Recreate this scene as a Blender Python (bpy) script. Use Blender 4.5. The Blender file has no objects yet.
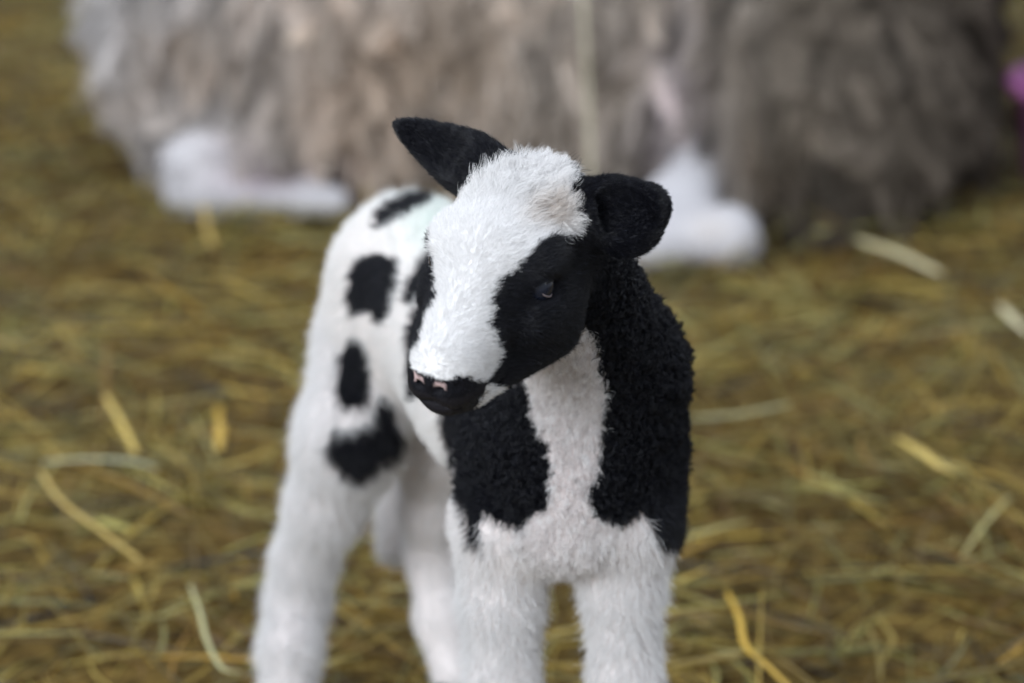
import bpy, math, random
import numpy as np
from mathutils import Vector, Matrix
from mathutils.kdtree import KDTree

S = bpy.context.scene
COL = S.collection
rng = np.random.default_rng(7)

# ------------------------------------------------------------------ camera
PITCH = math.radians(20.0)
CAM = np.array([0.0, -1.31, 0.85])
FPX = 85.0 / 36.0 * 1024
cd = bpy.data.cameras.new('camera')
cam = bpy.data.objects.new('camera', cd)
COL.objects.link(cam)
cam.location = CAM
cam.rotation_euler = (math.radians(90) - PITCH, 0, 0)
cd.lens = 85; cd.sensor_width = 36; cd.sensor_fit = 'HORIZONTAL'
cd.clip_start = 0.05; cd.clip_end = 60
cd.dof.use_dof = True
cd.dof.focus_distance = 1.288
cd.dof.aperture_fstop = 4.0
S.camera = cam

# ------------------------------------------------------------------ light
W = bpy.data.worlds.new('barn_daylight'); S.world = W; W.use_nodes = True
nt = W.node_tree; nt.nodes.clear()
wo = nt.nodes.new('ShaderNodeOutputWorld'); bg = nt.nodes.new('ShaderNodeBackground')
tc = nt.nodes.new('ShaderNodeTexCoord'); sx = nt.nodes.new('ShaderNodeSeparateXYZ')
rp = nt.nodes.new('ShaderNodeValToRGB')
rp.color_ramp.elements[0].position = 0.28; rp.color_ramp.elements[0].color = (.20, .185, .16, 1)
rp.color_ramp.elements[1].position = 0.95; rp.color_ramp.elements[1].color = (.60, .68, .80, 1)
mp = nt.nodes.new('ShaderNodeMapRange'); mp.inputs[1].default_value = -1; mp.inputs[2].default_value = 1
nt.links.new(tc.outputs['Generated'], sx.inputs[0]); nt.links.new(sx.outputs['Z'], mp.inputs[0])
nt.links.new(mp.outputs[0], rp.inputs[0]); nt.links.new(rp.outputs[0], bg.inputs[0])
nt.links.new(bg.outputs[0], wo.inputs[0]); bg.inputs[1].default_value = 1.45

def area(name, loc, target, sx_, sy_, power, color):
    l = bpy.data.lights.new(name, 'AREA'); l.shape = 'RECTANGLE'; l.size = sx_; l.size_y = sy_
    l.energy = power; l.color = color
    o = bpy.data.objects.new(name, l); COL.objects.link(o); o.location = loc
    d = Vector(target) - Vector(loc)
    o.rotation_euler = d.to_track_quat('-Z', 'Y').to_euler()
    return o
area('barn_door_daylight', (-2.6, -3.3, 2.35), (0, .3, .25), 2.6, 2.2, 272, (.90, .95, 1.0))
area('roof_light_daylight', (0.6, 0.6, 4.2), (0, .5, 0), 2.0, 2.0, 100, (.92, .96, 1.0))

area('eye_catchlight', (2.5, -1.15, 1.25), (0, 0, .4), .35, .45, 7, (.85, .92, 1.0))  # small added area light that puts a catchlight in the lamb's eye
S.view_settings.view_transform = 'Standard'; S.view_settings.look = 'None'
S.view_settings.gamma = 1.0; S.view_settings.use_curve_mapping = False
S.view_settings.exposure = 0.0
S.cycles.max_bounces = 8; S.cycles.diffuse_bounces = 4; S.cycles.transparent_max_bounces = 8

# ------------------------------------------------------------------ helpers
cP, sP = math.cos(PITCH), math.sin(PITCH)
RT = np.array([1., 0, 0]); FW = np.array([0, cP, -sP]); UP = np.array([0, sP, cP])
def at(px, py, y):
    d = RT * (px - 512) / FPX - UP * (py - 341.5) / FPX + FW
    return CAM + d * (y - CAM[1]) / d[1]
def ground(px, py, z=0.0):
    d = RT * (px - 512) / FPX - UP * (py - 341.5) / FPX + FW
    return CAM + d * (z - CAM[2]) / d[2]
def proj(P):
    d = P - CAM; z = d @ FW
    return np.stack([512 + FPX * (d @ RT) / z, 341.5 - FPX * (d @ UP) / z], -1)
def V(*a): return np.array(a, float)
def nrm(v): return v / (np.linalg.norm(v, axis=-1, keepdims=True) + 1e-12)

def tag(o, label=None, cat=None, group=None, kind=None):
    if label: o['label'] = label
    if cat: o['category'] = cat
    if group: o['group'] = group
    if kind: o['kind'] = kind
    return o

def npmesh(name, verts, faces, mat=None, parent=None, smooth=True, attrs=None):
    """faces: int array (n,4) or (n,3)"""
    me = bpy.data.meshes.new(name)
    faces = np.asarray(faces, dtype=np.int32); k = faces.shape[1]
    me.vertices.add(len(verts)); me.vertices.foreach_set('co', np.asarray(verts, np.float32).ravel())
    me.loops.add(faces.size); me.loops.foreach_set('vertex_index', faces.ravel())
    me.polygons.add(len(faces)); me.polygons.foreach_set('loop_start', np.arange(0, faces.size, k, dtype=np.int32))
    me.update(calc_edges=True)
    if smooth: me.polygons.foreach_set('use_smooth', np.ones(len(faces), bool))
    for an, av in (attrs or {}).items():
        a = me.attributes.new(an, 'FLOAT_COLOR', 'POINT')
        c = np.ones((len(verts), 4), np.float32); c[:, :3] = av
        a.data.foreach_set('color', c.ravel())
    me.validate(); me.update()
    o = bpy.data.objects.new(name, me); COL.objects.link(o)
    if mat: me.materials.append(mat)
    if parent: o.parent = parent
    return o

# ---- value noise (numpy) -------------------------------------------------
_tab = np.random.default_rng(3).random(4096).astype(np.float32)
def noise3(P, freq, seed=0):
    Q = P * freq + seed * 17.31; i = np.floor(Q).astype(np.int64); f = Q - i; f = f * f * (3 - 2 * f)
    out = np.zeros(len(P))
    for dx in (0, 1):
        for dy in (0, 1):
            for dz in (0, 1):
                h = ((i[:, 0] + dx) * 73856093 ^ (i[:, 1] + dy) * 19349663 ^ (i[:, 2] + dz) * 83492791) & 4095
                w = (f[:, 0] if dx else 1 - f[:, 0]) * (f[:, 1] if dy else 1 - f[:, 1]) * (f[:, 2] if dz else 1 - f[:, 2])
                out += _tab[h] * w
    return out * 2 - 1

# ------------------------------------------------------------------ implicit surface modelling
class Prim:
    def __init__(s, kind, a, b, k, op, region, flow, **kw):
        s.kind, s.a, s.b, s.k, s.op, s.region, s.flow = kind, a, b, k, op, region, flow
        s.kw = kw
    def dist(s, P):
        if s.kind == 'cap':
            a, ra = s.a; b, rb = s.b
            ab = b - a; t = np.clip(((P - a) @ ab) / (ab @ ab), 0, 1)
            return np.linalg.norm(P - a - t[..., None] * ab, axis=-1) - (ra + (rb - ra) * t)
        c, rad, R = s.a
        q = (P - c) @ R            # R columns = local axes in world
        k0 = np.linalg.norm(q / rad, axis=-1); k1 = np.linalg.norm(q / rad ** 2, axis=-1) + 1e-9
        return k0 * (k0 - 1) / k1
    def box(s):
        if s.kind == 'cap':
            a, ra = s.a; b, rb = s.b
            return np.minimum(a - ra, b - rb), np.maximum(a + ra, b + rb)
        c, rad, R = s.a
        e = np.sqrt(((R * rad) ** 2).sum(1))
        return c - e, c + e
def cap(a, ra, b, rb, k=.02, op='add', region='body', flow=(0, 0, -1), **kw):
    return Prim('cap', (np.asarray(a, float), ra), (np.asarray(b, float), rb), k, op, region, V(*flow), **kw)
def ell(c, rad, R=None, k=.02, op='add', region='body', flow=(0, 0, -1), **kw):
    return Prim('ell', (np.asarray(c, float), np.asarray(rad, float), np.eye(3) if R is None else R), None, k, op, region, V(*flow), **kw)

def build_field(prims, lo, hi, h):
    n = np.ceil((hi - lo) / h).astype(int) + 1
    G = np.full(n, .05, np.float32)
    for p in prims:
        a, b = p.box(); m = p.k + 3 * h
        i0 = np.clip(np.floor((a - m - lo) / h).astype(int), 0, n - 1); i1 = np.clip(np.ceil((b + m - lo) / h).astype(int) + 1, 1, n)
        ax = [lo[d] + h * np.arange(i0[d], i1[d]) for d in range(3)]
        P = np.stack(np.meshgrid(*ax, indexing='ij'), -1)
        d = p.dist(P).astype(np.float32)
        sl = tuple(slice(i0[q], i1[q]) for q in range(3)); g = G[sl]; k = p.k
        if p.op == 'add':
            hh = np.clip(.5 + .5 * (g - d) / k, 0, 1)
            G[sl] = g * (1 - hh) + d * hh - k * hh * (1 - hh)
        else:
            dd = -d; hh = np.clip(.5 - .5 * (g - dd) / k, 0, 1)
            G[sl] = g * (1 - hh) + dd * hh + k * hh * (1 - hh)
    return G

def surface_nets(G, lo, h):
    s = G < 0
    nx, ny, nz = G.shape
    c = np.zeros((nx - 1, ny - 1, nz - 1), np.int8)
    for dx in (0, 1):
        for dy in (0, 1):
            for dz in (0, 1):
                c += s[dx:nx - 1 + dx, dy:ny - 1 + dy, dz:nz - 1 + dz]
    act = (c > 0) & (c < 8)
    I = np.argwhere(act); idx = np.full(act.shape, -1, np.int32); idx[act] = np.arange(len(I))
    acc = np.zeros((len(I), 3)); cnt = np.zeros(len(I))
    corners = [(a, b, d) for a in (0, 1) for b in (0, 1) for d in (0, 1)]
    val = {q: G[I[:, 0] + q[0], I[:, 1] + q[1], I[:, 2] + q[2]] for q in corners}
    for ax in range(3):
        for q in corners:
            if q[ax]: continue
            r = list(q); r[ax] = 1; r = tuple(r)
            va, vb = val[q], val[r]; m = (va < 0) != (vb < 0)
            t = np.where(m, va / np.where(m, va - vb, 1), 0)
            p = np.tile(np.array(q, float), (len(I), 1)); p[:, ax] += t
            acc[m] += p[m]; cnt[m] += 1
    verts = lo + h * (I + acc / cnt[:, None])
    quads = []
    for ax in range(3):
        e0 = [slice(1, -1)] * 3; e0[ax] = slice(0, -1); e1 = list(e0); e1[ax] = slice(1, None)
        a, b = s[tuple(e0)], s[tuple(e1)]
        E = np.argwhere(a != b); 
        if len(E) == 0: continue
        sg = a[E[:, 0], E[:, 1], E[:, 2]]
        off = np.ones(3, int); off[ax] = 0; E = E + off
        u, v = (ax + 1) % 3, (ax + 2) % 3
        def cell(du, dv):
            Q = E.copy(); Q[:, u] -= du; Q[:, v] -= dv
            return idx[Q[:, 0], Q[:, 1], Q[:, 2]]
        q = np.stack([cell(1, 1), cell(0, 1), cell(0, 0), cell(1, 0)], 1)
        q[~sg] = q[~sg][:, ::-1]
        quads.append(q)
    F = np.concatenate(quads); F = F[(F >= 0).all(1)]
    return verts, F

def vnormals(Vv, F):
    n = np.cross(Vv[F[:, 2]] - Vv[F[:, 0]], Vv[F[:, 3]] - Vv[F[:, 1]])
    N = np.zeros_like(Vv)
    for k in range(4): np.add.at(N, F[:, k], n)
    return nrm(N)
def smooth_mesh(Vv, F, it, w=.5):
    for _ in range(it):
        A = np.zeros_like(Vv); c = np.zeros(len(Vv))
        for a, b in ((0, 1), (1, 2), (2, 3), (3, 0)):
            np.add.at(A, F[:, a], Vv[F[:, b]]); np.add.at(A, F[:, b], Vv[F[:, a]])
            np.add.at(c, F[:, a], 1); np.add.at(c, F[:, b], 1)
        Vv = Vv * (1 - w) + w * A / np.maximum(c, 1)[:, None]
    return Vv

def blend_attrs(Vv, prims, keys, soft=.006):
    """per-vertex softmin blend of the primitives' flow direction and numeric keys; nearest region id"""
    ps = [p for p in prims if p.op == 'add']
    D = np.stack([p.dist(Vv) for p in ps], 1)
    reg = np.array([p.region for p in ps])[D.argmin(1)]
    Wt = np.exp(-(D - D.min(1, keepdims=True)) / soft); Wt /= Wt.sum(1, keepdims=True)
    flow = Wt @ np.stack([nrm(p.flow) for p in ps])
    out = {k: Wt @ np.array([p.kw.get(k, d) for p in ps]) for k, d in keys.items()}
    return reg, flow, out

def inpoly(xy, poly):
    x, y = xy[:, 0], xy[:, 1]; r = np.zeros(len(xy), bool)
    n = len(poly)
    for i in range(n):
        x1, y1 = poly[i]; x2, y2 = poly[(i + 1) % n]
        c = ((y1 > y) != (y2 > y)) & (x < (x2 - x1) * (y - y1) / ((y2 - y1) or 1e-9) + x1)
        r ^= c
    return r

# ------------------------------------------------------------------ hair
def grow(name, Vv, F, N, n, dens, flow, length, lift, curl, clump, color, radius, mat, parent,
         steps=5, guide_frac=.04, jitter=.25, colvar=.06, curl_turns=1.6, droop=0.0, seed=1, clumpcol=0.0):
    r = np.random.default_rng(seed)
    tri = np.concatenate([F[:, [0, 1, 2]], F[:, [0, 2, 3]]])
    a = np.linalg.norm(np.cross(Vv[tri[:, 1]] - Vv[tri[:, 0]], Vv[tri[:, 2]] - Vv[tri[:, 0]]), axis=1)
    p = a * dens[tri].mean(1); p = p / p.sum()
    T = tri[r.choice(len(tri), n, p=p)]
    b = r.dirichlet((1, 1, 1), n)
    def itp(A): 
        return np.einsum('nk,nk...->n...', b, A[T])
    root = itp(Vv); nn = nrm(itp(N)); fl = itp(flow); fl = nrm(fl - (fl * nn).sum(1, keepdims=True) * nn)
    L = itp(length) * (1 + .35 * (r.random(n) - .5) * 2); lf = itp(lift)[:, None]; cu = itp(curl); cl = itp(clump)
    pick = T[np.arange(n), b.argmax(1)]; colr = color[pick].copy()
    d = nrm(nn * lf + fl * (1 - lf) + jitter * r.normal(size=(n, 3)) * .6)
    u = nrm(np.cross(d, r.normal(size=(n, 3)))); v = np.cross(d, u)
    t = np.linspace(0, 1, steps)
    ph = r.random(n) * 6.283
    P = np.empty((n, steps, 3), np.float32)
    for k, tt in enumerate(t):
        ang = ph + tt * curl_turns * 6.283
        cr = (cu * min(1, tt * 1.5))[:, None]
        P[:, k] = root - nn * .0006 + d * (L * tt)[:, None] + V(0, 0, -1) * (droop * L * tt * tt)[:, None] \
            + cr * ((np.cos(ang) - np.cos(ph))[:, None] * u + (np.sin(ang) - np.sin(ph))[:, None] * v)
    ng = max(8, int(n * guide_frac)); gi = r.choice(n, ng, replace=False)
    kd = KDTree(ng)
    for q, g in enumerate(gi): kd.insert(root[g], q)
    kd.balance(); fnd = kd.find
    near = gi[np.fromiter((fnd(x)[1] for x in root), int, n)]
    w = (cl[:, None] * t[None, :] ** 1.2)[..., None]
    P = P * (1 - w) + P[near] * w
    if clumpcol:
        cv = 1 + clumpcol * r.normal(size=(n, 1))
        colr = colr * np.clip(cv[near], .35, 1.7)
    colr = colr + (colr.max(1, keepdims=True) < .05) * np.abs(r.normal(size=(n, 1))) ** 2 * V(.0045, .0048, .0068)
    colr = np.clip(colr * (1 + colvar * r.normal(size=(n, 1))), 0, .95)
    hc = bpy.data.hair_curves.new(name); hc.add_curves([steps] * n)
    hc.attributes['position'].data.foreach_set('vector', P.astype(np.float32).ravel())
    ra = hc.attributes.get('radius') or hc.attributes.new('radius', 'FLOAT', 'POINT')
    prof = np.interp(t, [0, .5, 1], [1, .85, .25]).astype(np.float32)
    ra.data.foreach_set('value', (radius * (.8 + .4 * r.random((n, 1))) * prof[None]).astype(np.float32).ravel())
    ca = hc.attributes.new('coat', 'FLOAT_COLOR', 'CURVE')
    c4 = np.ones((n, 4), np.float32); c4[:, :3] = colr; ca.data.foreach_set('color', c4.ravel())
    hc.materials.append(mat)
    o = bpy.data.objects.new(name, hc); COL.objects.link(o); o.parent = parent
    return o

# ------------------------------------------------------------------ materials
def new_mat(name):
    m = bpy.data.materials.new(name); m.use_nodes = True; n = m.node_tree.nodes; n.clear()
    out = n.new('ShaderNodeOutputMaterial'); return m, n, m.node_tree.links, out
def principled(name, color, rough=.6, spec=.3, coat=0.0, **kw):
    m, n, l, out = new_mat(name)
    b = n.new('ShaderNodeBsdfPrincipled'); b.inputs['Base Color'].default_value = (*color, 1)
    b.inputs['Roughness'].default_value = rough; b.inputs['Specular IOR Level'].default_value = spec
    b.inputs['Coat Weight'].default_value = coat; b.inputs['Coat Roughness'].default_value = .03
    l.new(b.outputs[0], out.inputs[0]); return m, n, l, b
def attr_mat(name, attr, rough=.7, spec=.2, bump=0, bscale=200, trans=0.0, mul=1.0):
    m, n, l, b = principled(name, (1, 1, 1), rough, spec)
    a = n.new('ShaderNodeAttribute'); a.attribute_name = attr
    l.new(a.outputs['Color'], b.inputs['Base Color'])
    if bump:
        no = n.new('ShaderNodeTexNoise'); no.inputs['Scale'].default_value = bscale
        t = n.new('ShaderNodeTexCoord'); l.new(t.outputs['Object'], no.inputs['Vector'])
        bp = n.new('ShaderNodeBump'); bp.inputs['Strength'].default_value = bump; bp.inputs['Distance'].default_value = .002
        l.new(no.outputs['Fac'], bp.inputs['Height']); l.new(bp.outputs[0], b.inputs['Normal'])
    if trans:
        out = [q for q in n if q.type == 'OUTPUT_MATERIAL'][0]
        tr = n.new('ShaderNodeBsdfTranslucent'); l.new(a.outputs['Color'], tr.inputs[0])
        mx = n.new('ShaderNodeMixShader'); mx.inputs[0].default_value = trans
        l.new(b.outputs[0], mx.inputs[1]); l.new(tr.outputs[0], mx.inputs[2]); l.new(mx.outputs[0], out.inputs[0])
    return m
M_skin = attr_mat('lamb_skin', 'coat', .7, .15, bump=.4, bscale=500)
M_hair = attr_mat('lamb_hair', 'coat', .36, .40, trans=.42)
M_eskin = attr_mat('ewe_skin', 'coat', .9, .05, bump=.5, bscale=60)
M_ehair = attr_mat('ewe_wool', 'coat', .8, .08, trans=.25)
M_straw = attr_mat('straw', 'coat', .42, .55, trans=.08)
M_hoof, *_ = principled('dark_hoof', (.035, .03, .027), .45, .4)

# ------------------------------------------------------------------ straw floor
def floor():
    nx, ny = 200, 240
    X, Y = np.meshgrid(np.linspace(-2.6, 2.6, nx), np.linspace(-1.0, 5.2, ny), indexing='ij')
    P = np.stack([X.ravel(), Y.ravel(), np.zeros(nx * ny)], 1)
    P[:, 2] = gheight(P[:, 0], P[:, 1]) - .018
    i = np.arange(nx * ny).reshape(nx, ny)
    F = np.stack([i[:-1, :-1], i[1:, :-1], i[1:, 1:], i[:-1, 1:]], -1).reshape(-1, 4)
    m, n, l, b = principled('trodden_straw_litter', (.09, .06, .02), .95, .1)
    no = n.new('ShaderNodeTexNoise'); no.inputs['Scale'].default_value = 60; no.inputs['Detail'].default_value = 6
    r = n.new('ShaderNodeValToRGB'); r.color_ramp.elements[0].color = (.035, .020, .006, 1); r.color_ramp.elements[1].color = (.17, .11, .03, 1)
    r.color_ramp.elements[0].position = .35; r.color_ramp.elements[1].position = .7
    t = n.new('ShaderNodeTexCoord'); l.new(t.outputs['Object'], no.inputs['Vector']); l.new(no.outputs['Fac'], r.inputs[0]); l.new(r.outputs[0], b.inputs['Base Color'])
    o = npmesh('floor', P, F, m); tag(o, kind='structure')
def gheight(x, y):
    P = np.stack([x, y, np.zeros_like(x)], 1)
    return .014 * noise3(P, 5.0, 1) + .011 * noise3(P, 15.0, 2)

PALETTE = np.array([(.34, .235, .055), (.42, .31, .09), (.26, .19, .05), (.30, .27, .09), (.40, .37, .17),
                    (.50, .45, .25), (.22, .12, .03), (.40, .24, .045), (.52, .36, .09), (.16, .10, .03), (.28, .27, .12)])
PW = np.array([.16, .14, .14, .12, .08, .05, .09, .08, .04, .06, .04])
def ribbon_set(n, cx, cy, cz, ang, tilt, length, wid, thick, bend, color, steps=5, kink=None):
    """closed flat tubes: (n*steps*4) verts"""
    t = np.linspace(-.5, .5, steps)
    dx, dy = np.cos(ang), np.sin(ang)
    px, py = -dy, dx
    Vt = np.empty((n, steps, 4, 3), np.float32)
    roll = rng.normal(0, .5, n)
    for k, tt in enumerate(t):
        s = length * tt; off = bend * length * (tt * tt * 4 - .5) * .5
        if kink is not None: off = off + kink * length * np.abs(tt)
        c = np.stack([cx + dx * s + px * off, cy + dy * s + py * off, cz + s * np.sin(tilt)], 1)
        e = 1 - .55 * (abs(tt) * 2) ** 4
        sd = np.stack([px * np.cos(roll), py * np.cos(roll), np.sin(roll)], 1) * (wid * e)[:, None]
        upv = np.stack([-px * np.sin(roll), -py * np.sin(roll), np.cos(roll)], 1) * (thick * e)[:, None]
        Vt[:, k, 0] = c + sd; Vt[:, k, 1] = c + upv; Vt[:, k, 2] = c - sd; Vt[:, k, 3] = c - upv
    base = (np.arange(n) * steps * 4)[:, None, None]
    ring = (np.arange(steps - 1) * 4)[None, :, None]; j = np.arange(4)[None, None]
    a = base + ring + j; b2 = base + ring + (j + 1) % 4
    Fq = np.stack([a, b2, b2 + 4, a + 4], -1).reshape(-1, 4)
    c0 = (np.arange(n) * steps * 4)[:, None] + np.array([[3, 2, 1, 0]])
    c1 = c0 + (steps - 1) * 4; c1 = c1[:, ::-1]
    Fq = np.concatenate([Fq, c0, c1])
    colv = np.repeat(color, steps * 4, axis=0)
    return Vt.reshape(-1, 3), Fq, colv

def straw_litter():
    n = 52000
    # density falls with distance beyond the view
    y = -1.0 + 6.0 * rng.random(n) ** 1.0
    x = (rng.random(n) * 2 - 1) * 2.0
    u = rng.random(n)
    z = gheight(x, y) - .016 + .040 * u ** 1.5
    L = rng.gamma(2.4, .032, n) + .02; L = np.clip(L, .02, .28)
    wid = rng.uniform(.0007, .0021, n); wide = rng.random(n) < .06; wid[wide] *= 1.8
    ang = rng.random(n) * math.pi
    tilt = rng.normal(0, .16, n) * np.where(rng.random(n) < .15, 2.6, 1); 
    pal = PALETTE[rng.choice(len(PALETTE), n, p=PW / PW.sum())]
    patch = noise3(np.stack([x, y, np.zeros(n)], 1), 3.5, 5)[:, None]
    col = pal * V(.96, .95, .70) * (.65 + .38 * rng.normal(size=(n, 1)) + .15 * patch)
    col = np.clip(col, .01, .7)
    Vv, F, C = ribbon_set(n, x, y, z, ang, tilt, L, wid, wid * rng.uniform(.3, .8, n), rng.normal(0, .13, n), col, 5,
                          kink=np.where(rng.random(n) < .15, rng.normal(0, .5, n), 0))
    Vv[:, 2] = np.maximum(Vv[:, 2], -.03)
    o = npmesh('straw_litter', Vv, F, M_straw, attrs={'coat': C})
    tag(o, 'yellow-brown loose straw and hay covering the whole barn floor', 'straw', kind='stuff')

def stalk(name, pts, w, th, color, label, smooth_n=6, taper=.4, cat='straw stalk'):
    pts = [np.asarray(p, float) for p in pts]
    # Catmull-Rom resample
    Q = [pts[0]] + pts + [pts[-1]]; C = []
    for i in range(1, len(Q) - 2):
        for t in np.linspace(0, 1, smooth_n, endpoint=False):
            p0, p1, p2, p3 = Q[i - 1:i + 3]
            C.append(.5 * ((2 * p1) + (p2 - p0) * t + (2 * p0 - 5 * p1 + 4 * p2 - p3) * t * t + (3 * p1 - p0 - 3 * p2 + p3) * t ** 3))
    C.append(pts[-1]); C = np.array(C); n = len(C)
    T = nrm(np.gradient(C, axis=0)); side = nrm(np.cross(T, V(0, .3, 1))); upv = np.cross(side, T)
    k = 8; Vv = []; 
    for i in range(n):
        s = i / (n - 1); e = 1 - taper * (abs(s - .5) * 2) ** 3
        for j in range(k):
            a = j / k * 6.2832
            Vv.append(C[i] + side[i] * w * e * math.cos(a) + upv[i] * th * e * math.sin(a))
    F = [[i * k + j, i * k + (j + 1) % k, (i + 1) * k + (j + 1) % k, (i + 1) * k + j] for i in range(n - 1) for j in range(k)]
    for j in range(1, k // 2): # quad caps
        F.append([j - 1, k - j, k - j - 1, j] if False else [j, j - 1, (k - j + 1) % k, k - j])
        o_ = (n - 1) * k
        F.append([o_ + j - 1, o_ + j, o_ + k - j, o_ + (k - j + 1) % k])
    o = npmesh(name, Vv, F, M_straw, attrs={'coat': np.tile(np.array(color), (len(Vv), 1))})
    tag(o, label, cat); return o

floor(); straw_litter()
G = ground
stalk('straw_husk', [G(896, 437, .034), G(918, 450, .038), G(940, 466, .034), G(960, 474, .03)], .0065, .0022, (.62, .46, .12),
      'bright yellow broad straw husk lying on the litter right of the lamb', taper=.85)
stalk('straw_stalk', [G(727, 592, .022), G(739, 617, .032), G(745, 645, .032), G(765, 664, .028), G(792, 690, .02)], .0026, .0014, (.60, .38, .05),
      'crooked golden straw stalk lying near the bottom edge right of the lamb')
stalk('straw_stalk', [G(190, 585, .028), G(200, 612, .032), G(207, 640, .03), G(222, 668, .028), G(240, 672, .024)], .0020, .0012, (.42, .40, .20),
      'pale green thin curved stalk on the litter beside the lamb\'s splayed hind leg')
stalk('hay_strand', [G(42, 462, .03), G(90, 459, .034), G(130, 461, .034), G(158, 468, .028)], .0042, .0011, (.46, .47, .30),
      'broad pale grey-green blade of hay lying flat at the left')
stalk('hay_strand', [G(858, 240, .045), G(900, 254, .05), G(942, 274, .04)], .0085, .003, (.52, .46, .27),
      'wide pale straw blade lying just in front of the ewe\'s dark wool')
stalk('straw_stalk', [G(105, 395, .03), G(120, 420, .036), G(136, 452, .03)], .0034, .0016, (.55, .40, .10),
      'short golden stalk left of the lamb, leaning above the grey-green blade')
stalk('straw_stalk', [G(219, 449, .02), at(220, 428, .745), at(218, 408, .75)], .0042, .0018, (.56, .37, .07),
      'short upright orange-gold straw standing left of the lamb\'s spotted flank')
stalk('straw_stalk', [G(40, 470, .03), G(60, 500, .034), G(100, 530, .032), G(140, 560, .028)], .0024, .0012, (.50, .36, .10),
      'long slanting golden stalk at the far left below the grey-green blade')
stalk('straw_stalk', [G(690, 418, .03), G(740, 414, .034), G(790, 404, .03)], .0036, .0014, (.44, .42, .22),
      'pale greenish stalk lying level beside the lamb\'s black neck')
stalk('hay_strand', [G(1000, 305, .045), G(1012, 318, .05), G(1030, 335, .04)], .006, .002, (.56, .50, .30),
      'short pale blade of straw at the right edge below the tub')

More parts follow.
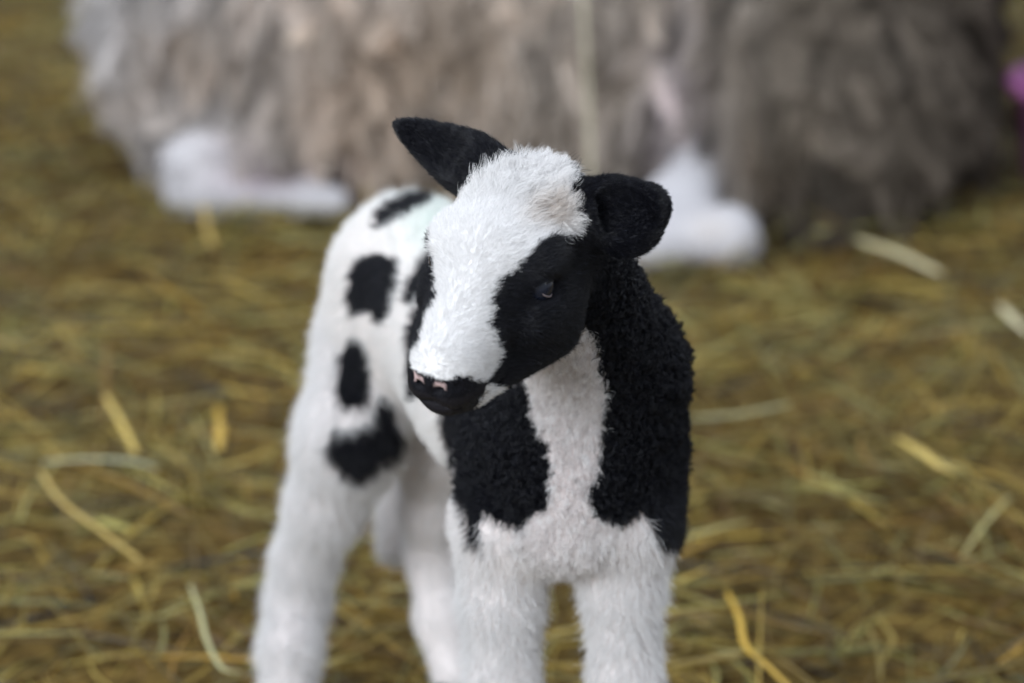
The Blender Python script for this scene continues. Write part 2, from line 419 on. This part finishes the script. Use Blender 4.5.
# ------------------------------------------------------------------ EWE
def make_ewe():
    root = bpy.data.objects.new('ewe', None); COL.objects.link(root); root.location = (.05, 1.7, 0)
    tag(root, 'large shaggy grey-brown ewe lying in the straw behind the lamb', 'sheep')
    R = []
    w = dict(length=.055, lift=.35, curl=.005, clump=.85, white=0.0)
    lg = dict(length=.008, lift=.3, curl=0, clump=.2, white=1.0)
    R.append(cap((-.25, 1.77, .22), .250, (.34, 1.75, .22), .265, k=.06, region='wool', **w))
    R.append(ell((-.345, 1.75, .13), (.150, .17, .15), k=.06, region='wool', **w))
    R.append(ell((-.05, 1.62, .15), (.30, .15, .15), k=.06, region='wool', **w))
    R.append(ell((.30, 1.58, .14), (.21, .15, .155), k=.06, region='wool', **w))
    R.append(ell((.36, 1.455, .08), (.12, .085, .10), k=.05, region='wool', **w))
    R.append(ell((.49, 1.60, .09), (.09, .09, .10), k=.05, region='wool', **w))
    R.append(ell((.35, 1.53, .12), (.15, .12, .14), k=.06, region='wool', **w))
    R.append(ell((.43, 1.70, .16), (.115, .16, .18), k=.06, region='wool', **w))
    # neck and head rise out of the frame at the upper right
    R.append(cap((.42, 1.78, .36), .15, (.60, 1.72, .56), .10, k=.06, region='wool', **w))
    hd = dict(length=.006, lift=.25, curl=0, clump=.1, white=.7)
    R.append(cap((.62, 1.70, .60), .070, (.76, 1.60, .52), .040, k=.04, region='leg', **hd))
    R.append(cap((.62, 1.74, .65), .03, (.57, 1.86, .66), .018, k=.02, region='leg', **hd))
    R.append(cap((.60, 1.64, .65), .03, (.50, 1.56, .66), .018, k=.02, region='leg', **hd))
    # hind leg folded at the left: hock block and shank lying to the right
    a = at(200, 176, 1.45); b = at(202, 196, 1.44)
    R.append(cap(at(184, 164, 1.47), .024, at(182, 200, 1.46), .022, k=.02, region='leg', **lg))
    R.append(cap(at(214, 164, 1.48), .026, at(210, 200, 1.46), .024, k=.02, region='leg', **lg))
    R.append(cap(at(205, 194, 1.46), .025, at(310, 202, 1.47), .020, k=.015, region='leg', **lg))
    R.append(cap(at(310, 202, 1.47), .021, at(335, 203, 1.46), .021, k=.01, region='leg', **lg))
    R.append(cap(at(210, 165, 1.50), .04, at(310, 130, 1.56), .07, k=.05, region='wool', **w))
    # foreleg at the right
    R.append(cap(at(694, 172, 1.43), .030, at(680, 215, 1.36), .040, k=.03, region='leg', **lg))
    R.append(cap(at(676, 205, 1.37), .040, at(655, 246, 1.28), .030, k=.02, region='leg', **lg))
    R.append(ell(at(727, 239, 1.29), (.036, .045, .036), k=.025, region='leg', **lg))
    R.append(cap(at(727, 236, 1.30), .030, at(650, 250, 1.28), .024, k=.02, region='leg', **lg))
    R.append(cap(at(640, 252, 1.29), .026, at(600, 258, 1.32), .022, k=.02, region='leg', **lg))
    lo, hi = V(-.72, 1.12, -.01), V(1.0, 2.12, .80); h = .0075
    Gd = build_field(R, lo, hi, h)
    zz = lo[2] + h * np.arange(Gd.shape[2])
    Gd = np.maximum(Gd, (.004 - zz)[None, None, :].astype(np.float32))
    Vv, F = surface_nets(Gd, lo, h); Vv = smooth_mesh(Vv, F, 2)
    N = vnormals(Vv, F)
    reg, flow, A = blend_attrs(Vv, R, dict(length=.04, lift=.3, curl=0, clump=.5, white=0), soft=.012)
    wool = A['white'] < .4
    # fleece relief
    wl = np.clip(1 - A['white'], 0, 1)[:, None]
    Vv = Vv + N * wl * (.018 * noise3(Vv * V(1, 1, .45), 24, 4)[:, None] + .014 * noise3(Vv, 9, 6)[:, None])
    px = proj(Vv); jx = px + 10 * np.stack([noise3(Vv, 20, 7), noise3(Vv, 20, 8)], 1)
    # fleece colour: light greyish fawn at the rump, brown-grey towards the chest, shade of the unlit side painted in
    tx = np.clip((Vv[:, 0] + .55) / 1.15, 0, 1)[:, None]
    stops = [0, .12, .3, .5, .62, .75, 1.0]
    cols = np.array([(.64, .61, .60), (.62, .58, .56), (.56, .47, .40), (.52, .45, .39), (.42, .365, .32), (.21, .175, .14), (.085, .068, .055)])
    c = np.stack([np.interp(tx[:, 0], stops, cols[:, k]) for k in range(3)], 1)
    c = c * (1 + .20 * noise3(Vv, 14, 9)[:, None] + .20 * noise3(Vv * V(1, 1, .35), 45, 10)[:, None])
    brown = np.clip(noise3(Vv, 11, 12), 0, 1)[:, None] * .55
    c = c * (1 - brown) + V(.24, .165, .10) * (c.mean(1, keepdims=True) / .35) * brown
    def blob(cx, cy, rx, ry, colr, s):
        q = np.exp(-(((jx[:, 0] - cx) / rx) ** 2 + ((jx[:, 1] - cy) / ry) ** 2))[:, None] * s * (N @ FW < .3)[:, None]
        return q, np.array(colr)
    for q, cc in (blob(285, 178, 75, 20, (.56, .42, .46), .75), blob(682, 105, 26, 75, (.60, .52, .56), .75),
                  blob(225, 150, 30, 14, (.5, .38, .40), .5)):
        c = c * (1 - q) + cc * q
    wt = np.clip(A['white'], 0, 1)[:, None]
    lc = V(.52, .50, .515) * (1 + .04 * noise3(Vv, 30, 3)[:, None])
    q = np.exp(-(((px[:, 0] - 255) / 40) ** 2 + ((px[:, 1] - 180) / 14) ** 2))[:, None] * .6
    lc = lc * (1 - q) + V(.52, .42, .47) * q
    q = np.exp(-(((px[:, 0] - 712) / 26) ** 2 + ((px[:, 1] - 228) / 16) ** 2))[:, None] * .25
    lc = lc * (1 - q) + V(.60, .50, .40) * q
    c = c * (1 - wt) + lc * wt
    c = np.clip(c, .02, .85)
    N = vnormals(Vv, F)
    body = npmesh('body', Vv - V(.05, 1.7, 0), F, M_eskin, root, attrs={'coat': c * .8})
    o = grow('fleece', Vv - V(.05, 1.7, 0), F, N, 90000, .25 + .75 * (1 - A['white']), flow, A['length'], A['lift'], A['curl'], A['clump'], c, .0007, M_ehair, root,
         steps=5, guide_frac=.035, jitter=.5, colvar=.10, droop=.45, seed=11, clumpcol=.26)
    # eyes
    return root
make_ewe()
stalk('straw_stalk', [at(592, 205, 1.34), at(590, 150, 1.37), at(588, 90, 1.40), at(584, 20, 1.43), at(582, -25, 1.46)], .0026, .002, (.42, .38, .26),
      'long pale straw clinging upright to the ewe\'s woolly side')
stalk('straw_stalk', [G(213, 246, .02), at(207, 228, 1.36), at(203, 206, 1.37)], .0040, .002, (.58, .40, .10),
      'golden straw standing up against the ewe\'s white hind leg')

# ------------------------------------------------------------------ TUB
def tub():
    c = ground(1120, 184); r0, r1, hgt = .12, .14, .13
    prof = [(0, .002), (r0 - .01, .002), (r0, .01), (r1, hgt - .012), (r1 + .008, hgt - .010), (r1 + .010, hgt), (r1 - .002, hgt + .003), (r1 - .008, hgt - .01), (r0 - .006, .014), (0, .012)]
    k = 64; Vv = []; 
    for (r, z) in prof:
        for j in range(k):
            a = j / k * 6.28319; rr = max(r, .001); Vv.append((rr * math.cos(a), rr * math.sin(a), z))
    F = [[i * k + j, i * k + (j + 1) % k, (i + 1) * k + (j + 1) % k, (i + 1) * k + j] for i in range(len(prof) - 1) for j in range(k)]
    m, *_ = principled('magenta_plastic', (.27, .075, .21), .5, .4)
    o = npmesh('feed_tub', Vv, F, m); o.location = c
    tag(o, 'purple-pink round tub at the right edge beside the ewe', 'tub')
tub()

# ------------------------------------------------------------------ LAMB
YAW, PIT, ROL = math.radians(153.6), math.radians(-9.0), math.radians(-7.5)
def rot(y, p, ro):
    Rz = np.array([[math.cos(y), -math.sin(y), 0], [math.sin(y), math.cos(y), 0], [0, 0, 1]])
    Rx = np.array([[1, 0, 0], [0, math.cos(p), -math.sin(p)], [0, math.sin(p), math.cos(p)]])
    Ry = np.array([[math.cos(ro), 0, math.sin(ro)], [0, 1, 0], [-math.sin(ro), 0, math.cos(ro)]])
    return Rz @ Rx @ Ry
HR = rot(YAW, PIT, ROL); HT = V(.0016, -.0902, .4575); HS = .885
def H(x, y, z): return HR @ (V(x, y, z) * HS) + HT
def Hd(x, y, z): return HR @ nrm(V(x, y, z))

def make_lamb():
    root = bpy.data.objects.new('lamb', None); COL.objects.link(root); root.location = (0, .1, 0)
    tag(root, 'young black and white piebald lamb standing on the straw', 'lamb')
    off = V(0, .1, 0)
    Rr = []
    body = dict(length=.007, lift=.32, curl=.0005, clump=.25, nod=.08)
    chest = dict(length=.0058, lift=.55, curl=.0010, clump=.60, nod=1.0)
    leg = dict(length=.011, lift=.30, curl=.0003, clump=.10, nod=0)
    legh = dict(length=.006, lift=.22, curl=.0, clump=.1, nod=0)
    face = dict(length=.0046, lift=.24, curl=0.0001, clump=.10, nod=0)
    muz = dict(length=.0020, lift=.18, curl=0, clump=.1, nod=0)
    top = dict(length=.010, lift=.42, curl=.0010, clump=.45, nod=0)
    ear = dict(length=.0040, lift=.25, curl=0, clump=.2, nod=0)
    dn = (0, 0, -1)
    back = (-.35, 1, -.35)
    # barrel, rump, chest
    Rr.append(cap(at(572, 440, .06), .056, at(416, 281, .265), .056, k=.02, region='body', flow=back, **body))
    Rr.append(ell(at(500, 372, .15), (.056, .10, .062), k=.02, region='body', flow=back, **body))
    Rr.append(ell(at(405, 310, .255), (.050, .060, .072), k=.02, region='body', flow=(-.1, .3, -1), **body))
    Rr.append(ell(at(571, 452, .035), (.051, .072, .070), k=.02, region='chest', flow=dn, **chest))
    Rr.append(ell(at(560, 522, .005), (.046, .040, .018), k=.025, region='chest', flow=dn, **chest))
    Rr.append(cap(at(640, 400, .04), .021, at(634, 520, .01), .025, k=.02, region='chest', flow=dn, **chest))
    Rr.append(cap(at(500, 420, .04), .021, at(503, 525, .01), .025, k=.02, region='chest', flow=dn, **chest))
    # neck
    Rr.append(cap(H(0, -.034, -.006), .036, at(605, 370, .01), .042, k=.02, region='chest', flow=dn, **chest))
    Rr.append(cap(at(605, 370, .01), .042, at(582, 440, .02), .056, k=.02, region='chest', flow=dn, **chest))
    # legs  (the lamb's own left / right)
    def limb(pts, attrs, reg='leg', fl=dn):
        for (p, r), (q, s) in zip(pts, pts[1:]):
            Rr.append(cap(p, r, q, s, k=.012 if r < .03 else .02, region=reg, flow=fl, **attrs))
    fl = at(625, 683, -.005); fr = at(502, 683, -.005)
    limb([(at(629, 520, .0), .027), (at(622, 585, .0), .0208), (fl, .0185)], leg)
    limb([(at(506, 530, .0), .027), (at(502, 600, .0), .0208), (fr, .0185)], leg)
    for p in (fl, fr):
        limb([(p, .0185), (V(p[0], -.012, .12), .0165), (V(p[0], -.004, .075), .0115), (V(p[0], -.006, .045), .0125), (V(p[0], -.018, .026), .0125)], legh)
    limb([(at(375, 350, .25), .040), (at(350, 440, .215), .031), (at(326, 505, .225), .0235), (at(305, 560, .24), .0185), (at(298, 600, .245), .0185),
          (at(290, 650, .215), .0175), (at(287, 705, .20), .0165)], leg)
    limb([(at(287, 705, .20), .0175), (V(-.155, .185, .026), .0150)], legh)
    limb([(at(445, 340, .28), .040), (at(434, 450, .27), .026), (at(430, 510, .28), .0195), (at(432, 560, .29), .0165),
          (at(439, 620, .27), .0155), (at(453, 676, .25), .0145)], legh)
    # tail
    limb([(at(405, 225, .33), .022), (at(395, 300, .365), .020), (at(396, 450, .35), .0145), (at(396, 545, .335), .012)], leg)
    # ---------------- head (x = lamb's right, y = forward, z = up)
    fb = Hd(0, -1, -.25)
    hp = lambda c, rad, k=.014, at_=face, rx=0, reg='head', op='add', fw=fb, ry=0, rz=0: Rr.append(
        ell(H(*c), V(*rad) * HS, HR @ rot(rz, rx, ry), k=k, region=reg, op=op, flow=fw, **at_))
    hc = lambda a, ra, b, rb, k=.012, at_=face, reg='head', op='add', fw=fb: Rr.append(
        cap(H(*a), ra * HS, H(*b), rb * HS, k=k, region=reg, op=op, flow=fw, **at_))
    hp((0, -.010, .006), (.039, .046, .036), at_=face)
    hp((0, -.012, .0185), (.034, .033, .0185), k=.012, at_=top, fw=Hd(0, .5, -.4), reg='top')
    hp((0, .028, .012), (.031, .030, .026), k=.014)
    hc((0, .030, .000), .031, (0, .080, -.032), .0230, k=.014)
    hc((0, .035, .014), .020, (0, .090, -.024), .0155, k=.010)
    for s in (-1, 1):
        hc((s * .0240, .006, -.0405), .0220, (s * .010, .070, -.050), .0135, k=.012)
        hp((s * .026, .002, -.018), (.017, .026, .022), k=.012)
        hp((s * .0315, .026, .015), (.010, .017, .011), k=.010)           # brow
        hp((s * .0305, .024, -.020), (.0145, .028, .017), k=.012)           # cheekbone
        hp((s * .0074, .0945, -.0385), (.0095, .013, .0125), k=.007, at_=muz)        # nostril wing / upper lip
        hp((s * .0088, .083, -.0465), (.0125, .020, .012), k=.007, at_=muz)           # lip side
    hp((0, .0965, -.036), (.009, .010, .012), k=.006, at_=muz)             # nose pad
    hp((0, .080, -.0575), (.0150, .019, .0098), k=.006, at_=muz)          # chin
    hc((0, .070, -.050), .014, (0, .02, -.040), .018, k=.012)
    # ears
    def ear_(base, tip, nrm_, w, th, shape):
        a = tip - base; Ln = np.linalg.norm(a); a = a / Ln
        n_ = nrm_ - (nrm_ @ a) * a; n_ = nrm(n_); w_ = np.cross(n_, a)
        RR = np.stack([a, w_, n_], 1)
        for f, L_, W_ in shape:
            c_ = base + a * Ln * f + w_ * (W_[1] if isinstance(W_, tuple) else 0)
            Rr.append(ell(c_, V(Ln * L_, W_[0] if isinstance(W_, tuple) else W_, th * (.75 if f > .75 else 1)), RR, k=.008, region='ear', flow=a, **ear))
        Rr.append(cap(base - a * .010, w * .72, base + a * .010, w * .68, k=.01, region='ear', flow=a, **ear))
        Rr.append(ell(base + a * Ln * .50 + n_ * th * 1.0, V(Ln * .40, w * .66, th * 1.0), RR, k=.003, op='sub', region='ear', flow=a, **ear))
    EO = -.006; EW = 0.0
    rb = H(.031, -.028, .029); rt = at(397, 124, rb[1] + .028)
    ear_(rb, rt, nrm(V(.15, -1, .15)), .0195, .0065, [(.24, .36, (.0165, EW)), (.50, .36, (.0128, EW * .6)), (.80, .22, .0058)])
    lb = H(-.032, -.026, .024); lt = at(664, 203, lb[1] - .018)
    ear_(lb, lt, nrm(V(-.05, -1, .1)), .0215, .0075, [(.42, .42, (.0215, EO)), (.62, .34, (.0175, EO * .8)), (.88, .16, .0085)])
    # eye sockets
    for s in (-1, 1):
        hp((s * .0385, .034, .0010), (.0095, .0108, .0056), k=.003, op='sub', rz=s * -.30, rx=.30)
        hc((s * .034, .047, -.0010), .0020, (s * .036, .040, .001), .0032, k=.003, op='sub')
    # mouth line
    mp_ = [(0, .102, -.0515), (.010, .097, -.0520), (.0185, .085, -.0520), (.0225, .072, -.0500), (.0235, .060, -.0465)]
    for s in (-1, 1):
        for p, q in zip(mp_, mp_[1:]):
            hc((s * p[0], p[1], p[2]), .0018, (s * q[0], q[1], q[2]), .0018, k=.002, op='sub')
        hc((s * .0050, .107, -.0385), .0022, (s * .0125, .101, -.0345), .0018, k=.002, op='sub')
    hc((0, .1095, -.041), .0008, (0, .1065, -.049), .0008, k=.002, op='sub')

    lo, hi = V(-.235, -.26, .005), V(.16, .42, .575); h = .0019
    Gd = build_field(Rr, lo, hi, h)
    Vv, F = surface_nets(Gd, lo, h); del Gd
    Vv = smooth_mesh(Vv, F, 1)
    N = vnormals(Vv, F)
    reg, flow, A = blend_attrs(Vv, Rr, dict(length=.006, lift=.3, curl=0, clump=.3, nod=0), soft=.005)
    # ------- coat pattern
    px = proj(Vv)
    jx = px + 3.0 * np.stack([noise3(Vv, 130, 1), noise3(Vv, 130, 2)], 1) + 2.5 * np.stack([noise3(Vv, 320, 3), noise3(Vv, 320, 4)], 1)
    face_cam = ((Vv - CAM) * N).sum(1) < .10
    hx = (Vv - HT) @ HR / HS
    head = (reg == 'head') | (reg == 'top'); earm = reg == 'ear'
    blaze = [(437, 190), (450, 168), (478, 156), (505, 147), (548, 154), (576, 180), (585, 212), (579, 231), (545, 240), (522, 261), (495, 284), (485, 305), (489, 330), (500, 350),
             (497, 372), (484, 382), (468, 378), (450, 378), (432, 376), (414, 371), (414, 355), (424, 330), (438, 295), (436, 262), (429, 240), (428, 210)]
    white = np.zeros(len(Vv), bool)
    white |= head & inpoly(jx, blaze) & (hx[:, 2] > -.055)
    white |= head & face_cam & inpoly(jx, [(474, 398), (487, 384), (512, 388), (528, 390), (552, 384), (560, 396), (520, 416), (480, 418), (470, 408)])
    white &= ~((hx[:, 0] > .033) & (hx[:, 2] < .012)) | face_cam & (hx[:, 0] < .030)
    body_m = ~(head | earm)
    lr = [(430, 380), (530, 380), (531, 405), (536, 428), (549, 442), (553, 470), (547, 505), (520, 529), (497, 521), (484, 510), (482, 545), (474, 546), (465, 505), (452, 470), (440, 400)]
    rr = [(560, 230), (560, 322), (594, 330), (600, 360), (606, 400), (603, 440), (595, 470), (588, 490), (594, 512), (620, 525), (640, 513), (655, 530), (664, 547), (720, 550), (720, 240)]
    cst = (reg == 'chest') | (reg == 'leg') | (reg == 'body')
    blk = np.zeros(len(Vv), bool)
    near = Vv[:, 1] < .12
    blk |= cst & near & face_cam & (inpoly(jx, lr))
    blk |= cst & near & inpoly(jx, rr) & (Vv[:, 2] > .2)
    sp = [[(374, 227), (376, 214), (392, 202), (412, 194), (432, 191), (434, 200), (413, 213), (392, 222), (380, 229)],
          [(347, 295), (349, 275), (360, 259), (384, 252), (402, 262), (399, 292), (389, 318), (381, 327), (370, 312), (352, 316)],
          [(404, 303), (410, 280), (420, 262), (436, 246), (470, 240), (470, 300), (450, 330), (425, 400), (412, 400), (408, 330), (424, 292), (412, 306)],
          [(338, 385), (340, 355), (352, 338), (366, 342), (372, 362), (371, 390), (362, 407), (346, 405)],
          [(326, 447), (333, 428), (357, 428), (373, 420), (377, 398), (388, 394), (396, 424), (405, 438), (396, 456), (378, 466), (358, 481), (338, 470)]]
    for p in sp:
        blk |= body_m & (((Vv - CAM) * N).sum(1) < .55) & (Vv[:, 1] > .10) & ((Vv[:, 1] < .315) | (Vv[:, 2] > .36)) & inpoly(jx, p)
    blk |= body_m & inpoly(px, [(454, 640), (460, 645), (466, 700), (457, 700)]) & (Vv[:, 1] < .1)
    # patches on the flank that faces away
    for c_, r_ in ((V(.10, .16, .31), .05), (V(.05, .30, .33), .035), (V(.06, .26, .24), .03)):
        blk |= body_m & ~face_cam & (np.linalg.norm(Vv - c_, axis=1) < r_ * (1 + .3 * noise3(Vv, 40, 9)))
    isw = np.where(body_m, ~blk, white)
    WH = V(.80, .785, .77); BK = V(.0042, .0042, .0066)
    col = np.where(isw[:, None], WH, BK)
    # warm brownish curl on the forehead, pinkish chest wool, mint tint on the rump
    def tint(mask, cc, s, r=1.0): 
        nonlocal col
        q = np.clip(mask, 0, 1)[:, None] * s * isw[:, None]; col = col * (1 - q) + np.array(cc) * q
    g = lambda cx, cy, rx, ry: np.exp(-(((jx[:, 0] - cx) / rx) ** 2 + ((jx[:, 1] - cy) / ry) ** 2))
    tint(g(548, 212, 20, 14) * head, (.50, .38, .27), .85)
    tint(g(540, 213, 5, 4) * head, (.20, .14, .10), .8)
    tint(np.clip(A['nod'], 0, 1) * (.7 + .3 * noise3(Vv, 25, 5)), (.91, .85, .84), .85)
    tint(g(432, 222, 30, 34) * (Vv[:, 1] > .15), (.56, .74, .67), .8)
    tint((reg == 'body') * 1.0, (.79, .77, .72), .4)
    tint(1 - np.clip(A['nod'] * 1.5, 0, 1), (.79, .785, .80), .35)
    # skin of nose and lips
    nose = head & (hx[:, 1] > .092) & (hx[:, 2] < -.028) & (hx[:, 2] > -.050)
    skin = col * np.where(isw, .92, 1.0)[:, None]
    skin = np.where((isw & body_m)[:, None], skin * V(1, .93, .91), skin)
    pinkn = head & (np.abs(np.abs(hx[:, 0]) - .0070) < .0034) & (hx[:, 1] > .1010) & (hx[:, 2] > -.0362) & (hx[:, 2] < -.0318)
    skin[pinkn] = (.48, .35, .34)
    lips = head & (hx[:, 1] > .070) & (hx[:, 2] < -.0425 + .15 * (.10 - hx[:, 1])) 
    wl = lips & (hx[:, 1] > .082); skin[wl] = (.012, .011, .014); col[wl] = BK
    # relief: tight astrakhan curls on neck and chest
    nod = (A['nod'] * np.where(isw, .45, 1.35))[:, None]
    Vv = Vv + N * nod * (.0013 * noise3(Vv, 230, 21)[:, None] + .0008 * noise3(Vv, 110, 22)[:, None])
    N = vnormals(Vv, F)
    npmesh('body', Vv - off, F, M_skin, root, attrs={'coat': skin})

    # ------- hair
    dens = np.ones(len(Vv))
    eyes = [H(s * .0335, .0335, .0010) for s in (-1, 1)]
    for e in eyes:
        dens *= np.clip((np.linalg.norm(Vv - e, axis=1) - .0105) / .003, 0, 1)
    ms = head & (hx[:, 1] > .0970) & (hx[:, 2] < -.030); dens[ms] *= .08
    dens[wl] *= .35
    vis = np.clip(1.15 - .6 * ((nrm(Vv - CAM) * N).sum(1) + .2), .35, 1.0)
    vis *= np.where(px[:, 1] > 720, .4, 1.0)
    P0 = Vv - off
    hm = (head | earm)
    grow('face_hair', P0, F, N, 200000, dens * vis * hm, flow, A['length'], A['lift'], A['curl'], A['clump'], col, .00010, M_hair, root,
         steps=4, guide_frac=.05, jitter=.30, colvar=.08, seed=3)
    tuft = np.exp(-(np.linalg.norm((hx - V(0, -.022, .044)) / V(.032, .024, .020), axis=1)) ** 2 * 1.2) * head
    grow('forelock', P0, F, N, 15000, tuft, flow * .3 + nrm(N) * .0 + Hd(-.3, -.6, .2), A['length'] * 0 + .012, A['lift'] * 0 + .32, A['curl'] * 0 + .0012, A['clump'] * 0 + .7, col, .00010, M_hair, root,
         steps=7, guide_frac=.05, jitter=.6, colvar=.08, curl_turns=.8, seed=8)
    ch = (reg == 'chest')
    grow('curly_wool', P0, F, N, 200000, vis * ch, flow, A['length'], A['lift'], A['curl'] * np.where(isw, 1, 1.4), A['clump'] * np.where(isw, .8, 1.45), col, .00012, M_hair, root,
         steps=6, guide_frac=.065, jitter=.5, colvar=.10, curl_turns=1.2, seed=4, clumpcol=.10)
    bd = (reg == 'body') | (reg == 'leg')
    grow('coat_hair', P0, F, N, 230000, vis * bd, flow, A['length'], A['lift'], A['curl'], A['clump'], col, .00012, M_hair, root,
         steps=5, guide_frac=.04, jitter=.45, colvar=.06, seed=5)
    # eyes
    me_, n, l, b = principled('lamb_eye', (.010, .013, .024), .06, .25, coat=.35)
    mr, *_ = principled('lamb_eyelid', (.15, .12, .125), .4, .5)
    for s, e in zip((-1, 1), eyes):
        Cc = H(s * .0300, .0325, .0010) - off; rd = .0090
        k, m = 24, 14; vs = []; 
        for i in range(m + 1):
            ph = math.pi * i / m
            for j in range(k):
                a = j / k * 6.28319; vs.append(Cc + rd * V(max(math.sin(ph), .001) * math.cos(a), max(math.sin(ph), .001) * math.sin(a), math.cos(ph)))
        fs = [[i * k + j, (i + 1) * k + j, (i + 1) * k + (j + 1) % k, i * k + (j + 1) % k] for i in range(m) for j in range(k)]
        npmesh('eye', vs, fs, me_, root)
    mu, *_ = principled('lamb_upper_eyelid', (.006, .006, .008), .6, .3)
    for s in (-1, 1):
        for top_ in (0, 1):
            vs, fs = [], []; Cc = V(s * .0300, .0325, .0010); m, k = 24, 8
            for i in range(m):
                u_ = i / (m - 1); t = math.pi * (u_ if top_ else 1 + u_)
                ey, ez = (.0074 if top_ else .0080) * math.cos(t), (.0048 if top_ else .0044) * math.sin(t)
                ey, ez = ey * .955 - ez * .295, ey * .295 + ez * .955
                c2 = Cc + V(s * (math.sqrt(.0090 ** 2 - ey ** 2 - ez ** 2) + (.0004 if top_ else .0011)), ey, ez)
                rr2 = (.0011 if top_ else .0008) * math.sin(math.pi * (.1 + .8 * u_)) + .0001
                for j in range(k):
                    a = j / k * 6.28319
                    q = c2 + rr2 * V(s * math.cos(a), 0, math.sin(a)); vs.append(H(*q) - off)
            fs = [[i * k + j, i * k + (j + 1) % k, (i + 1) * k + (j + 1) % k, (i + 1) * k + j] for i in range(m - 1) for j in range(k)]
            npmesh('eyelid', vs, fs, mu if top_ else mr, root)
    # hooves: two cloven toes per foot
    feet = [(fl[0], -.026), (fr[0], -.026), (-.156, .175), None]
    p4 = at(453, 676, .25); feet[3] = (p4[0] + .004, .240)
    for (x, y) in feet:
        vs, fs = [], []
        for s in (-1, 1):
            base = len(vs); k = 14
            for (z, rx, ry, dy) in ((.000, .0095, .0170, 0), (.004, .0098, .0165, .0), (.012, .0090, .0140, .003), (.020, .0080, .0110, .006), (.028, .0060, .008, .009)):
                for j in range(k):
                    a = j / k * 6.28319; yy = math.sin(a)
                    vs.append((x + s * .0085 + rx * math.cos(a) * (1 - .25 * max(-yy, 0)), y + dy + ry * yy, z + .004))
            fs += [[base + i * k + j, base + i * k + (j + 1) % k, base + (i + 1) * k + (j + 1) % k, base + (i + 1) * k + j] for i in range(4) for j in range(k)]
            for o_, flip in ((base, 1), (base + 4 * k, 0)):
                for j in range(1, k // 2):
                    q = [o_ + j, o_ + j - 1, o_ + (k - j + 1) % k, o_ + k - j]; fs.append(q if flip else q[::-1])
        npmesh('hoof', np.array(vs) - off, fs, M_hoof, root)
make_lamb()
